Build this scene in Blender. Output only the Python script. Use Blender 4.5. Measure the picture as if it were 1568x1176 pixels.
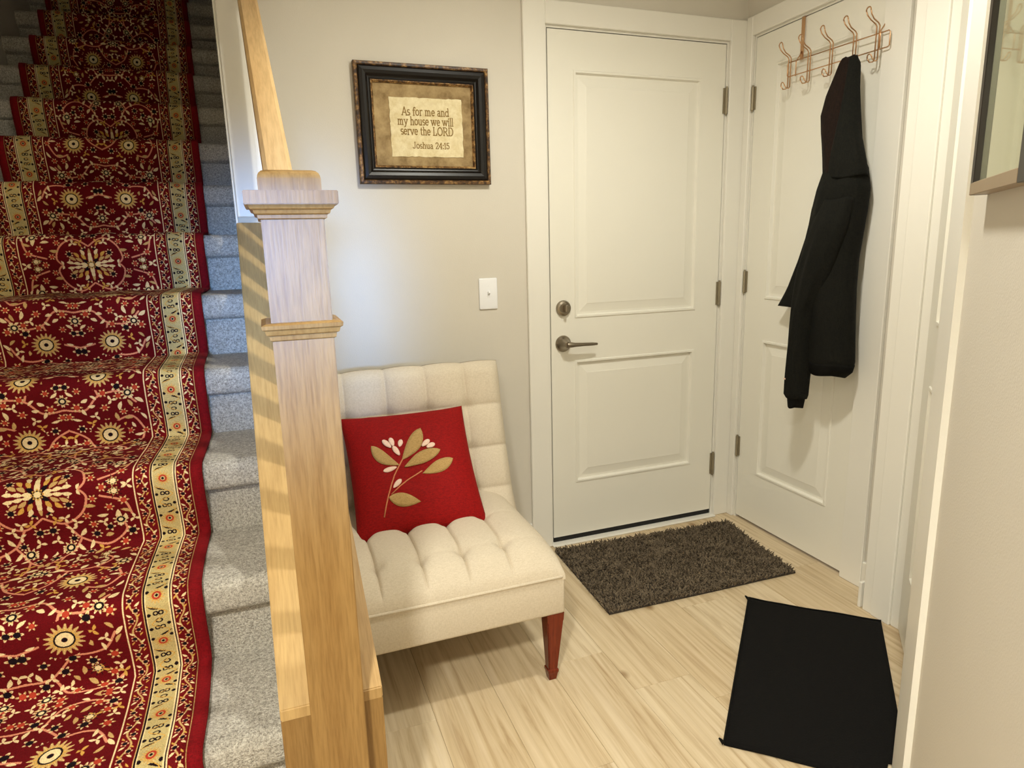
import bpy, bmesh, math, random
import numpy as np
from mathutils import Vector, Matrix
random.seed(7); rng = np.random.default_rng(7)
for o in list(bpy.data.objects): bpy.data.objects.remove(o)
S = bpy.context.scene; COL = S.collection

# ------------------------------------------------------------------ camera
cam_d = bpy.data.cameras.new('camera'); cam = bpy.data.objects.new('camera', cam_d); COL.objects.link(cam)
cam_d.sensor_width = 36; cam_d.lens = 1010.3138/1568*36; cam_d.clip_start = .02
CR = Vector((.93779, -.34620, -.02636)); CU = Vector((.09517, .18331, .97844)); CF = Vector((.33390, .92008, -.20485))
m = Matrix((CR, CU, -CF)).transposed().to_4x4(); m.translation = Vector((-1.9688, -2.4489, 1.275)); cam.matrix_world = m
S.camera = cam
# ------------------------------------------------------------------ world, exposure, lights
w = bpy.data.worlds.new('world'); S.world = w; w.use_nodes = True
w.node_tree.nodes['Background'].inputs[0].default_value = (.55, .68, 1, 1); w.node_tree.nodes['Background'].inputs[1].default_value = .3
S.view_settings.view_transform = 'Standard'; S.view_settings.look = 'None'; S.view_settings.gamma = 1
S.view_settings.exposure = 0.68; S.view_settings.use_curve_mapping = False
WARM = (1, .975, .86)
def lamp(name, kind, loc, power, col, **k):
    d = bpy.data.lights.new(name, kind); d.energy = power; d.color = col
    for a, b in k.items(): setattr(d, a, b)
    o = bpy.data.objects.new(name, d); COL.objects.link(o); o.location = loc; return o
def aim(o, p): o.rotation_euler = (Vector(p)-o.location).to_track_quat('-Z', 'Y').to_euler()
FOYER_LAMP = (-1.14, -1.30, 2.40); HALL_LAMP = (-2.50, -2.95, 2.40)
lamp('foyer_downlight', 'SPOT', (FOYER_LAMP[0], FOYER_LAMP[1], 2.40), 46, WARM, shadow_soft_size=.07, spot_size=math.radians(179), spot_blend=.7)
lamp('hall_downlight', 'SPOT', (HALL_LAMP[0], HALL_LAMP[1], 2.40), 155, WARM, shadow_soft_size=.10, spot_size=math.radians(140), spot_blend=.6)
WINDOW = (-2.26, -4.30, 1.38)                                   # daylight through the window in the rear wall
dl = lamp('window_daylight', 'AREA', (WINDOW[0], WINDOW[1]-.16, WINDOW[2]), 1.35, (.20, .46, 1), shape='RECTANGLE', size=.60, size_y=.24, spread=math.radians(15))
aim(dl, (-1.86, 0, 1.12))

# ------------------------------------------------------------------ helpers
def lin(r, g, b, a=1):
    f = lambda c: (c/255/12.92 if c/255 <= .04045 else ((c/255+.055)/1.055)**2.4)
    return (f(r), f(g), f(b), a)
def tag(o, label=None, cat=None, group=None, kind=None):
    if label: o['label'] = label
    if cat: o['category'] = cat
    if group: o['group'] = group
    if kind: o['kind'] = kind
    return o
def empty(name, loc=(0,0,0), rz=0):
    o = bpy.data.objects.new(name, None); COL.objects.link(o); o.location = loc; o.rotation_euler = (0,0,rz); o.empty_display_size = .05; return o
def link(name, me, mat, parent=None, smooth=False, loc=None):
    o = bpy.data.objects.new(name, me); COL.objects.link(o)
    if mat is not None and not me.materials: me.materials.append(mat)
    if parent is not None: o.parent = parent
    if loc is not None: o.location = loc
    if smooth:
        me.polygons.foreach_set('use_smooth', [True]*len(me.polygons))
    return o
def pyd(name, v, f, mat, parent=None, smooth=False, loc=None):
    me = bpy.data.meshes.new(name); me.from_pydata([tuple(p) for p in v], [], f); me.validate(); me.update()
    b = bmesh.new(); b.from_mesh(me); bmesh.ops.recalc_face_normals(b, faces=b.faces); b.to_mesh(me); b.free()
    return link(name, me, mat, parent, smooth, loc)
class MB:
    def __init__(s): s.b = bmesh.new()
    def box(s, x0, x1, y0, y1, z0, z1, bev=0, seg=2):
        r = bmesh.ops.create_cube(s.b, size=1)['verts']
        for v in r: v.co = Vector(((x0+x1)/2+v.co.x*(x1-x0), (y0+y1)/2+v.co.y*(y1-y0), (z0+z1)/2+v.co.z*(z1-z0)))
        if bev:
            e = list({e for v in r for e in v.link_edges})
            bmesh.ops.bevel(s.b, geom=e, offset=bev, segments=seg, affect='EDGES', profile=.5)
        return s
    def tube(s, pts, r, seg=8, cap=True):
        pts = [Vector(p) for p in pts]; rr = r if isinstance(r, (list, tuple)) else [r]*len(pts)
        rings = []; n = len(pts); up = None
        for i, p in enumerate(pts):
            t = (pts[min(i+1, n-1)]-pts[max(i-1, 0)]).normalized()
            if up is None: up = t.orthogonal().normalized()
            else: up = (up-t*up.dot(t)).normalized()
            sd = t.cross(up)
            rings.append([s.b.verts.new(p+(up*math.cos(a)+sd*math.sin(a))*rr[i]) for a in [2*math.pi*k/seg for k in range(seg)]])
        for a, c in zip(rings, rings[1:]):
            for k in range(seg): s.b.faces.new((a[k], a[(k+1) % seg], c[(k+1) % seg], c[k]))
        if cap: s.b.faces.new(rings[0][::-1]); s.b.faces.new(rings[-1])
        return s
    def loft(s, rings, cap=True, closed=True):
        R = [[s.b.verts.new(p) for p in r] for r in rings]; n = len(R[0])
        for a, c in zip(R, R[1:]):
            for k in range(n if closed else n-1): s.b.faces.new((a[k], a[(k+1) % n], c[(k+1) % n], c[k]))
        if cap: s.b.faces.new(R[0][::-1]); s.b.faces.new(R[-1])
        return s
    def lathe(s, prof, c=(0,0,0), axis='z', seg=28):
        R = []
        for r, h in prof:
            ring = []
            for k in range(seg):
                a = 2*math.pi*k/seg; x, y = max(r, 1e-4)*math.cos(a), max(r, 1e-4)*math.sin(a)
                p = (x, y, h) if axis == 'z' else (x, -h, y)      # axis 'y': h grows towards -Y
                ring.append(Vector(c)+Vector(p))
            R.append(ring)
        return s.loft(R)
    def prism(s, poly, z0, z1, bev=0):
        a = [s.b.verts.new((x, y, z0)) for x, y in poly]; c = [s.b.verts.new((x, y, z1)) for x, y in poly]; n = len(a)
        s.b.faces.new(a[::-1]); s.b.faces.new(c)
        for k in range(n): s.b.faces.new((a[k], a[(k+1) % n], c[(k+1) % n], c[k]))
        return s
    def rings(s, rects):
        """nested rectangles (x0,x1,z0,z1,y) joined into a stepped frame, last one filled"""
        R = [[s.b.verts.new(p) for p in ((x0,y,z0),(x1,y,z0),(x1,y,z1),(x0,y,z1))] for x0,x1,z0,z1,y in rects]
        for a, c in zip(R, R[1:]):
            for k in range(4): s.b.faces.new((a[k], a[(k+1) % 4], c[(k+1) % 4], c[k]))
        s.b.faces.new(R[-1]); return s
    def build(s, name, mat, parent=None, smooth=False, loc=None):
        bmesh.ops.recalc_face_normals(s.b, faces=s.b.faces)
        me = bpy.data.meshes.new(name); s.b.to_mesh(me); s.b.free()
        return link(name, me, mat, parent, smooth, loc)
def autosmooth(o, deg=40):
    me = o.data
    me.polygons.foreach_set('use_smooth', [True]*len(me.polygons))
    try: me.set_sharp_from_angle(angle=math.radians(deg))
    except Exception: pass
    return o
def grid(nu, nv, fn):
    v = [fn(i/nu, j/nv) for j in range(nv+1) for i in range(nu+1)]
    f = [(j*(nu+1)+i, j*(nu+1)+i+1, (j+1)*(nu+1)+i+1, (j+1)*(nu+1)+i) for j in range(nv) for i in range(nu)]
    return v, f

# ------------------------------------------------------------------ materials
def mat(name, col, rough=.5, metal=0, spec=.5):
    M = bpy.data.materials.new(name); M.use_nodes = True; b = M.node_tree.nodes['Principled BSDF']
    b.inputs['Base Color'].default_value = col; b.inputs['Roughness'].default_value = rough; b.inputs['Metallic'].default_value = metal
    b.inputs['Specular IOR Level'].default_value = spec; return M
class NT:
    def __init__(s, M): s.t = M.node_tree; s.n = s.t.nodes; s.l = s.t.links; s.b = s.n['Principled BSDF']
    def add(s, ty, **k):
        n = s.n.new(ty)
        for a, v in k.items():
            if a in n.inputs: n.inputs[a].default_value = v
            else: setattr(n, a, v)
        return n
    def ln(s, a, b): s.l.new(a, b)
    def coords(s, scale=(1,1,1), kind='Object', rnd=0):
        tc = s.add('ShaderNodeTexCoord'); mp = s.add('ShaderNodeMapping'); mp.inputs['Scale'].default_value = scale
        src = tc.outputs[kind]
        if rnd:
            oi = s.add('ShaderNodeObjectInfo'); mu = s.add('ShaderNodeMath', operation='MULTIPLY'); mu.inputs[1].default_value = rnd
            s.ln(oi.outputs['Random'], mu.inputs[0]); ad = s.add('ShaderNodeVectorMath', operation='ADD')
            s.ln(src, ad.inputs[0]); s.ln(mu.outputs[0], ad.inputs[1]); src = ad.outputs[0]
        s.ln(src, mp.inputs['Vector']); return mp.outputs[0]
    def noise(s, vec, scale, detail=4, rough=.5, dist=0):
        n = s.add('ShaderNodeTexNoise'); n.inputs['Scale'].default_value = scale; n.inputs['Detail'].default_value = detail
        n.inputs['Roughness'].default_value = rough; n.inputs['Distortion'].default_value = dist; s.ln(vec, n.inputs['Vector']); return n.outputs['Fac']
    def ramp(s, fac, stops):
        r = s.add('ShaderNodeValToRGB'); e = r.color_ramp.elements
        while len(e) < len(stops): e.new(.5)
        for k, (p, c) in zip(e, stops): k.position = p; k.color = c
        s.ln(fac, r.inputs[0]); return r.outputs[0]
    def mix(s, fac, a, b, mode='MIX'):
        n = s.add('ShaderNodeMix', data_type='RGBA', blend_type=mode)
        for v, i in ((fac, 0), (a, 6), (b, 7)):
            if isinstance(v, (int, float, tuple)): n.inputs[i].default_value = v
            else: s.ln(v, n.inputs[i])
        return n.outputs[2]
    def col(s, c): s.ln(c, s.b.inputs['Base Color'])
    def bump(s, h, strength=.3, dist=.01):
        b = s.add('ShaderNodeBump'); b.inputs['Strength'].default_value = strength; b.inputs['Distance'].default_value = dist
        s.ln(h, b.inputs['Height']); s.ln(b.outputs[0], s.b.inputs['Normal'])
def paint(name, col, rough=.55, var=.03, bump=.05, bscale=260):
    M = mat(name, col, rough); t = NT(M); v = t.coords()
    n = t.noise(v, 3, 3); d = tuple(max(0, c*(1-var*2)) for c in col[:3])+(1,)
    t.col(t.ramp(n, [(.3, d), (.7, col)])); t.bump(t.noise(v, bscale, 2), bump, .004); return M
def oak(name, light, dark, axis, fine=70, rough=.4, rnd=0):
    sc = [1, 1, 1]
    for ax in (axis if isinstance(axis, tuple) else (axis,)): sc[ax] = .07
    M = mat(name, light, rough, spec=.4); t = NT(M); v = t.coords(tuple(sc), rnd=rnd)
    broad = t.noise(v, 9, 4, .6, 1.2); fn = t.noise(v, fine*3, 3, .6); 
    c = t.ramp(broad, [(.3, dark), (.5, tuple((a+b)/2 for a, b in zip(light, dark))), (.72, light)])
    c = t.mix(.28, c, t.ramp(fn, [(.35, tuple(k*.62 for k in dark[:3])+(1,)), (.6, light)]))
    t.col(c); t.bump(fn, .12, .002); return M
M_white = paint('white_trim_paint', lin(236, 233, 224), .38, .01, .03)
M_door = paint('white_door_paint', lin(236, 233, 222), .4, .01, .03)
M_wall = paint('greige_wall_paint', lin(214, 208, 196), .7, .015, .10)
M_ceil = paint('ceiling_paint', lin(240, 238, 232), .8)
M_nickel = mat('satin_nickel', lin(150, 140, 125), .3, 1)
M_bronze = mat('aged_hinge_metal', lin(150, 140, 118), .5, .6)
M_black = mat('black_void', lin(14, 13, 12), .7)
M_oak = oak('oak_newel', lin(164, 130, 78), lin(130, 94, 46), 2)
M_oak_y = oak('oak_rail', lin(214, 180, 128), lin(184, 144, 92), (1, 2))
M_oak_cap = oak('oak_cap', lin(196, 164, 110), lin(172, 136, 84), (1, 2))
M_mahog = oak('mahogany_leg', lin(126, 46, 20), lin(78, 24, 10), 2, rough=.25)
M_copper = mat('copper_wire', lin(206, 166, 128), .34, 1)
def floor_mat():
    M = mat('plank_oak', lin(214, 190, 150), .42, spec=.4); t = NT(M)
    v = t.coords((1, .045, 1), rnd=37); v2 = t.coords((1, .22, 1), rnd=37)
    broad = t.noise(v2, 5, 3, .5, .8); grain = t.noise(v, 30, 5, .65, 1.6); fine = t.noise(v, 190, 2, .6)
    wv = t.add('ShaderNodeTexWave', wave_type='BANDS', bands_direction='X'); wv.inputs['Scale'].default_value = 11; wv.inputs['Distortion'].default_value = 9
    wv.inputs['Detail'].default_value = 2; wv.inputs['Detail Scale'].default_value = 1.2; t.ln(v, wv.inputs['Vector'])
    c = t.ramp(broad, [(.3, lin(186, 164, 130)), (.55, lin(208, 190, 158)), (.75, lin(222, 206, 178))])
    c = t.mix(.26, c, t.ramp(wv.outputs['Fac'], [(.0, lin(164, 136, 98)), (.3, lin(206, 186, 152)), (1, lin(228, 212, 184))]))
    c = t.mix(.42, c, t.ramp(grain, [(.34, lin(158, 130, 96)), (.48, lin(210, 192, 160)), (.68, lin(234, 220, 196))]))
    oi = t.add('ShaderNodeObjectInfo'); c = t.mix(.55, c, t.ramp(oi.outputs['Random'], [(0, lin(236, 226, 210)), (1, lin(255, 255, 255))]), 'MULTIPLY')
    k = t.coords((1, .8, 1), rnd=37); vo = t.add('ShaderNodeTexVoronoi'); vo.inputs['Scale'].default_value = 3.2; t.ln(k, vo.inputs['Vector'])
    c = t.mix(t.ramp(vo.outputs['Distance'], [(.02, (.75,.75,.75,1)), (.07, (0,0,0,1))]), c, lin(128, 96, 58))
    t.col(c); t.bump(fine, .06, .002); return M
M_floor = floor_mat()
def carpet():
    M = mat('stair_carpet', lin(160, 155, 146), .95, spec=.1); t = NT(M); v = t.coords()
    a = t.noise(v, 170, 3, .7); b = t.noise(v, 420, 2, .7); c = t.ramp(a, [(.34, lin(128, 122, 112)), (.5, lin(196, 190, 178)), (.66, lin(240, 236, 226))])
    c = t.mix(.4, c, t.ramp(b, [(.35, lin(122, 114, 104)), (.62, lin(238, 232, 222))])); t.col(c); t.bump(t.mix(.5, a, b), .9, .012); return M
M_carpet = carpet()
def fabric(name, c1, c2, scale=500, bump=.25, rough=.9):
    M = mat(name, c1, rough, spec=.2); t = NT(M); v = t.coords((1, 1, .25)); v2 = t.coords((.25, 1, 1))
    a = t.noise(v, scale, 2, .6); b = t.noise(v2, scale, 2, .6); n = t.mix(.5, a, b)
    t.col(t.ramp(n, [(.36, c2), (.6, c1)])); t.bump(n, bump, .003); return M
M_cream = fabric('cream_linen', lin(214, 202, 182), lin(200, 187, 165), 420, .12)
M_red = fabric('red_velvet', lin(150, 9, 8), lin(118, 3, 5), 300, .15, .75)
M_leaf = fabric('tan_felt', lin(190, 158, 104), lin(160, 128, 78), 500, .2)
M_petal = fabric('blush_felt', lin(244, 214, 196), lin(226, 190, 170), 500, .2)
M_stem = fabric('stem_cord', lin(214, 140, 100), lin(190, 110, 76), 500, .2)
M_coat = fabric('black_fleece', lin(24, 24, 19), lin(13, 13, 11), 260, .35, .95)
M_lining = fabric('hood_lining', lin(34, 22, 16), lin(18, 11, 8), 260, .35, .95)
M_rib = fabric('black_rib', lin(16, 15, 13), lin(8, 8, 7), 500, .4, .95)
M_mat = fabric('black_mat_cloth', lin(13, 12, 11), lin(6, 5, 5), 400, .5, .97)
def pile():
    M = mat('shag_pile', lin(92, 80, 66), .95, spec=.1); t = NT(M); v = t.coords()
    a = t.noise(v, 26, 3, .6); b = t.noise(v, 240, 2, .6)
    t.col(t.mix(.5, t.ramp(a, [(.3, lin(62, 52, 42)), (.7, lin(122, 108, 90))]), t.ramp(b, [(.35, lin(54, 45, 36)), (.65, lin(138, 124, 104))]))); return M
M_pile = pile(); M_backing = mat('rug_backing', lin(52, 44, 36), .95)

# ------------------------------------------------------------------ layout numbers (metres; wall corner at the origin)
A1, A2 = -.905, -.101            # door 1 edges (x)
B1, B2 = -.064, -.674            # door 2 edges (y)
CEIL = 2.46; XL = -3.0; XS = -2.045; WT = .12
TH = math.radians(44); TT = Vector((math.sin(TH), math.cos(TH), 0)); NN = Vector((TT.y, -TT.x, 0)); CB = Vector((-1.9688, -2.4489, 0))
def aw(s, d, z=0): p = CB+TT*s+NN*d; return Vector((p.x, p.y, z))      # point by the angled wall: along, depth, height
RISE, RUN = .1885, .2697
def step_y(n): return -1.012+RUN*(n-3)
def step_z(n): return .585+RISE*(n-3)
SLOPE = RISE/RUN

# ------------------------------------------------------------------ the setting
def structure(o, label, cat): return tag(o, label, cat, kind='structure')
# floor: every plank of its own
fl = structure(empty('floor'), 'pale oak plank floor of the entry and hall', 'floor')
MB().box(-3.1, .2, -4.5, .12, -.06, -.012).build('subfloor', M_backing, fl)
PW = .19; x = -.505+PW*4; k = 0
meshes = {}
while x > -3.05:
    x0 = x-PW; yy = .12-[.765, 1.086, .25, .66, .1, .95][k % 6]*1.0
    cuts = [.12]
    off = {4: .645, 6: .966}.get(k)
    first = -off if off else -.15-((k*.417) % 1.15)
    c = first
    while c > -4.5: cuts.append(c); c -= 1.22
    cuts.append(-4.5)
    for a, b in zip(cuts, cuts[1:]):
        L = round(a-b, 3); key = L
        if key not in meshes:
            o = MB().box(-PW/2+.0003, PW/2-.0003, -L/2+.0003, L/2-.0003, -.012, 0, .0007, 1).build('plank', M_floor, fl); meshes[key] = o.data
        else:
            o = bpy.data.objects.new('plank', meshes[key]); COL.objects.link(o); o.parent = fl
        o.location = ((x+x0)/2, (a+b)/2, 0)
    x = x0; k += 1
# back wall with door 1 opening
O1L, O1R, OT = A1-.02, A2+.02, 2.082
wb = MB(); wb.box(XS, O1L, 0, WT, 0, CEIL); wb.box(O1R, 0, 0, WT, 0, CEIL); wb.box(O1L, O1R, 0, WT, OT, CEIL)
wall_back = structure(wb.build('wall_back', M_wall), 'greige painted wall behind the chair and around the panelled entry door', 'wall')
O2T, O2B = B1+.02, B2-.02
wr = MB(); wr.box(0, WT, O2T, WT, 0, CEIL); wr.box(0, WT, -.875, O2B, 0, CEIL); wr.box(0, WT, O2B, O2T, 2.10, CEIL)
structure(wr.build('wall_right', M_wall), 'short greige wall around the narrow door with the coat rack', 'wall')
# wall stub beside door 3, then the angled wall
wn = MB(); wn.prism([(-.113, -.885), (.12, -.885), (.12, -1.2), (-.05, -1.2), (-.113, -1.045)], 0, CEIL)
structure(wn.build('wall_corner', M_wall), 'narrow wall stub between the two right hand doors', 'wall')
wa = MB()
e0 = aw(-.15, .27); q = [aw(1.60, .27), e0, Vector((e0.x, -4.36, 0)), Vector((e0.x+.12, -4.36, 0)), Vector((e0.x+.12, e0.y+.02, 0)), aw(1.60, .39)]
for k in ((0, 1, 4, 5), (1, 2, 3, 4)): wa.prism([(q[i].x, q[i].y) for i in k], 0, CEIL)
q = [aw(1.60, .30), aw(2.36, .30), aw(2.36, .42), aw(1.60, .42)]; wa.prism([(p.x, p.y) for p in q], 2.10, CEIL)
structure(wa.build('wall_angled', M_wall), 'beige angled wall carrying the tall framed glass picture', 'wall')
wl = MB().box(XL-WT, XL, -4.5, 3.9, 0, 5.0)
structure(wl.build('wall_left', M_wall), 'tall greige wall along the left side of the staircase', 'wall')
ws = MB(); ws.box(XS, XS+WT, WT, 3.9, 0, 5.0); ws.box(XS, XS+WT, -1.3, WT, CEIL+.01, 5.0); ws.box(XL, XS, -1.42, -1.3, CEIL+.01, 5.0)
ws.box(XL, XS+WT, 3.9, 4.02, 0, 5.0)
structure(ws.build('wall_stairwell', M_wall), 'greige stairwell wall rising beside the upper steps', 'wall')
wx0, wx1, wz0, wz1 = WINDOW[0]-.36, WINDOW[0]+.36, WINDOW[2]-.30, WINDOW[2]+.30
wq = MB(); wq.box(XL, wx0, -4.5, -4.36, 0, CEIL); wq.box(wx1, .3, -4.5, -4.36, 0, CEIL); wq.box(wx0, wx1, -4.5, -4.36, 0, wz0); wq.box(wx0, wx1, -4.5, -4.36, wz1, CEIL)
structure(wq.build('wall_rear', M_wall), 'hall wall with the small window behind the viewer', 'wall')
wi = structure(empty('window_1', (WINDOW[0], -4.36, WINDOW[2])), 'small white framed hall window', 'window')
f = MB(); f.box(-.40, .40, 0, .02, .28, .36); f.box(-.40, .40, 0, .02, -.36, -.28); f.box(-.40, -.33, 0, .02, -.28, .28); f.box(.33, .40, 0, .02, -.28, .28); f.build('window_frame', M_white, wi); MB().box(-.36, .36, -.135, -.130, -.30, .30).build('pane', mat('window_glass', (.8, .9, 1, 1), .02), wi)
cl = MB(); cl.box(XS, .3, -4.5, WT, CEIL, CEIL+.1); cl.box(XL, XS, -4.5, -1.3, CEIL, CEIL+.1); cl.box(XL-WT, XS+WT, -1.45, 4.02, 5.0, 5.1)
structure(cl.build('ceiling', M_ceil), 'white ceiling of the entry and the stairwell', 'ceiling')

# ---- doors
def panel_door(root, W, H, panels, m=M_door):
    xs = [0, panels[0][0], panels[0][1], W]; zs = [0]+sorted({z for p in panels for z in p[2:]})+[H]
    b = MB()
    for i in range(3):
        for j in range(len(zs)-1):
            if i == 1 and any(abs(zs[j]-p[2]) < 1e-6 for p in panels): continue
            vs = [b.b.verts.new(p) for p in ((xs[i],0,zs[j]),(xs[i+1],0,zs[j]),(xs[i+1],0,zs[j+1]),(xs[i],0,zs[j+1]))]; b.b.faces.new(vs)
    bmesh.ops.remove_doubles(b.b, verts=b.b.verts, dist=1e-5)
    b.box(0, W, .012, .040, 0, H); 
    for a in ((0,0,.0,H),(W,W,0,H)): b.b.faces.new([b.b.verts.new(p) for p in ((a[0],0,0),(a[0],.012,0),(a[0],.012,H),(a[0],0,H))])
    for z in (0, H): b.b.faces.new([b.b.verts.new(p) for p in ((0,0,z),(W,0,z),(W,.012,z),(0,.012,z))])
    b.build('slab', m, root)
    for x0, x1, z0, z1 in panels:
        pr = [(0,0),(.003,-.004),(.010,-.004),(.015,.009),(.024,.009),(.056,.0035),(.058,.0025)]
        MB().rings([(x0+i, x1-i, z0+i, z1-i, d) for i, d in pr]).build('panel', m, root)
def hinge(root, x, z, h=.10, y=-.007, m=M_bronze):
    b = MB(); b.tube([(x, y, z-h/2), (x, y, z+h/2)], .0065, 10); b.box(x-.013, x+.013, y+.002, y+.0062, z-h/2, z+h/2)
    for k in (-.5, .5): b.tube([(x, y, z+k*h), (x, y, z+k*(h+.012))], .0045, 8)
    return b.build('hinge', m, root)
d1 = structure(empty('door_1', (A1, 0, .03)), 'white two panel entry door with a nickel lever and deadbolt', 'door')
panel_door(d1, A2-A1, 2.032, [(.105, .689, .238, .774), (.105, .689, .948, 1.895)])
for z in (1.814, 1.016, .227): hinge(d1, A2-A1+.004, z)
db = MB(); db.lathe([(.0, 0), (.032, 0), (.032, .006), (.029, .013), (.022, .016), (.020, .02), (0, .02)], (.054, 0, .992), 'y')
o = autosmooth(db.build('deadbolt', M_nickel, d1)); tb = MB(); tb.box(.048, .060, -.042, -.018, .977, 1.007, .004); tb.build('thumb_turn', M_nickel, o)
hd = MB(); hd.lathe([(0, 0), (.034, 0), (.034, .005), (.031, .011), (.026, .014), (.022, .022), (.017, .034), (.013, .05), (0, .05)], (.052, 0, .847), 'y')
o = autosmooth(hd.build('door_handle', M_nickel, d1))
lv = MB(); lv.tube([(.052, -.046, .847), (.066, -.050, .847), (.085, -.050, .846), (.12, -.049, .845), (.165, -.047, .843), (.186, -.045, .842)], [.011, .0115, .009, .0075, .0068, .005], 12)
autosmooth(lv.build('lever', M_nickel, o))
th = MB(); th.box(A1-.015, A2+.012, -.034, .10, 0, .008, .003)
tag(th.build('threshold', M_white), 'white threshold strip under the panelled entry door', 'threshold', kind='structure')
sw = MB(); sw.box(A1, A2, .002, .04, .0085, .03); o = sw.build('door_sweep', M_black); o.parent = d1; o.matrix_parent_inverse = Matrix.Translation((-A1, 0, -.03))
d2 = structure(empty('door_2', (0, B1, .013), -math.pi/2), 'narrow white two panel closet door holding the wire coat rack', 'door')
panel_door(d2, B1-B2, 2.064, [(.12, .519, .230, .838), (.12, .519, 1.013, 1.943)])
for z in (1.833, 1.082, .334): hinge(d2, -.004, z, .09)
h3 = aw(2.293, .343); d3 = structure(empty('door_3', (h3.x, h3.y, .013), -math.pi+math.radians(46)), 'white door at the angled wall, mostly hidden by its casing', 'door')
panel_door(d3, .665, 2.064, [(.12, .545, .230, .838), (.12, .545, 1.013, 1.943)])
# ---- trim
def trim(name, label, parts, piece='casing_board', m=M_white, bev=.0025):
    r = structure(empty(name), label, 'trim')
    for p in parts: MB().box(*p, bev, 1).build(piece, m, r)
    return r
CT = .016
trim('trim_1', 'flat white casing around the entry door beside the chair', [(-1.007, A1-.012, -CT, 0, 0, 2.155), (A1-.012, A2+.012, -CT, 0, 2.074, 2.155), (A2+.012, -.0005, -CT, 0, 0, 2.155)])
trim('trim_2', 'flat white casing around the narrow coat rack door', [(-CT, 0, B1+.012, -CT-.0005, 0, 2.163), (-CT, 0, B2-.012, B1+.012, 2.089, 2.163), (-CT, 0, -.782, B2-.012, 0, 2.163)])
jm = structure(empty('trim_3'), 'white jambs lining the two facing doorways', 'trim')
for p in ((O1L, A1-.004, .0, .118, 0, 2.082), (A2+.004, O1R, 0, .118, 0, 2.082), (A1-.004, A2+.004, 0, .118, 2.066, 2.082)): MB().box(*p).build('jamb', M_white, jm)
for p in ((.0, .118, B1+.004, O2T, 0, 2.10), (0, .118, O2B, B2-.004, 0, 2.10), (0, .118, B2-.004, B1+.004, 2.081, 2.10)): MB().box(*p).build('jamb', M_white, jm)
t4 = structure(empty('trim_4'), 'white casing of the angled doorway on the wall stub', 'trim')
MB().box(-.125, -.113, -.930, -.893, 0, 2.17, .002, 1).build('casing_board', M_white, t4)
MB().box(-.131, -.113, -1.003, -.930, 0, 2.17, .003, 1).build('casing_board', M_white, t4)
MB().box(-.122, -.105, -1.0395, -1.003, 0, 2.17, .002, 1).build('jamb', M_white, t4)
def aprism(s0, s1, d0, d1, z0, z1): return MB().prism([(p.x, p.y) for p in (aw(s0, d0), aw(s1, d0), aw(s1, d1), aw(s0, d1))], z0, z1)
t5 = structure(empty('trim_5'), 'white casing board at the end of the angled wall', 'trim')
aprism(1.475, 1.60, .257, .27, 0, 2.17).build('casing_board', M_white, t5)
aprism(1.60, 1.635, .262, .385, 0, 2.10).build('jamb', M_white, t5)
def baseboard(name, label, parts):
    r = structure(empty(name), label, 'baseboard')
    for p in parts: MB().box(*p, .003, 2).build('board', M_white, r)
    return r
baseboard('baseboard_back', 'white baseboard on the wall behind the chair', [(-1.865, -1.0075, -.013, 0, 0, .118)])
baseboard('baseboard_right', 'short white baseboard return beside the coat rack door', [(-.014, 0, -.872, -.7825, 0, .105), (-.126, -.012, -.884, -.872, 0, .095)])
# white end trim where the back wall meets the stairwell
t6 = structure(empty('trim_6'), 'white corner board where the stairwell opens beside the handrail', 'trim')
MB().box(XS+.006, XS+.105, -.014, 0, 1.392, CEIL, .003, 1).build('corner_board', M_white, t6)
MB().box(XS-.001, XS+.006, -.008, .10, 1.36, CEIL, .002, 1).build('corner_return', M_white, t6)

# ------------------------------------------------------------------ staircase
NST = 15; XR = -2.022
st = tag(empty('staircase', (0, 0, 0)), 'straight staircase covered in flecked grey beige carpet', 'staircase')
def arc(cy, cz, r, a0, a1, n): return [(cy+r*math.cos(math.radians(a0+(a1-a0)*k/n)), cz+r*math.sin(math.radians(a0+(a1-a0)*k/n))) for k in range(n+1)]
NOSE = .075
def step_profile(h):
    # local: nose at y=0, tread top z=0; from riser foot over the nose to the tread's back
    p = [(.03, -h), (.03, -NOSE-.004)]
    p += arc(.022, -NOSE+.022, .022, 270, 180, 5)
    p += arc(.026, -.026, .026, 180, 90, 6)
    p += [(RUN+.03, 0)]
    return p
for n in range(1, NST+1):
    h = RISE if n > 1 else step_z(1)
    pr = step_profile(h)+[(RUN+.03, -h)]
    x1 = XR if step_y(n) < 0 else XS-.001
    rings = [[(x, step_y(n)+y, step_z(n)+z) for y, z in pr] for x in (XL+.001, x1)]
    autosmooth(MB().loft(rings).build('step', M_carpet, st), 50)

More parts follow.
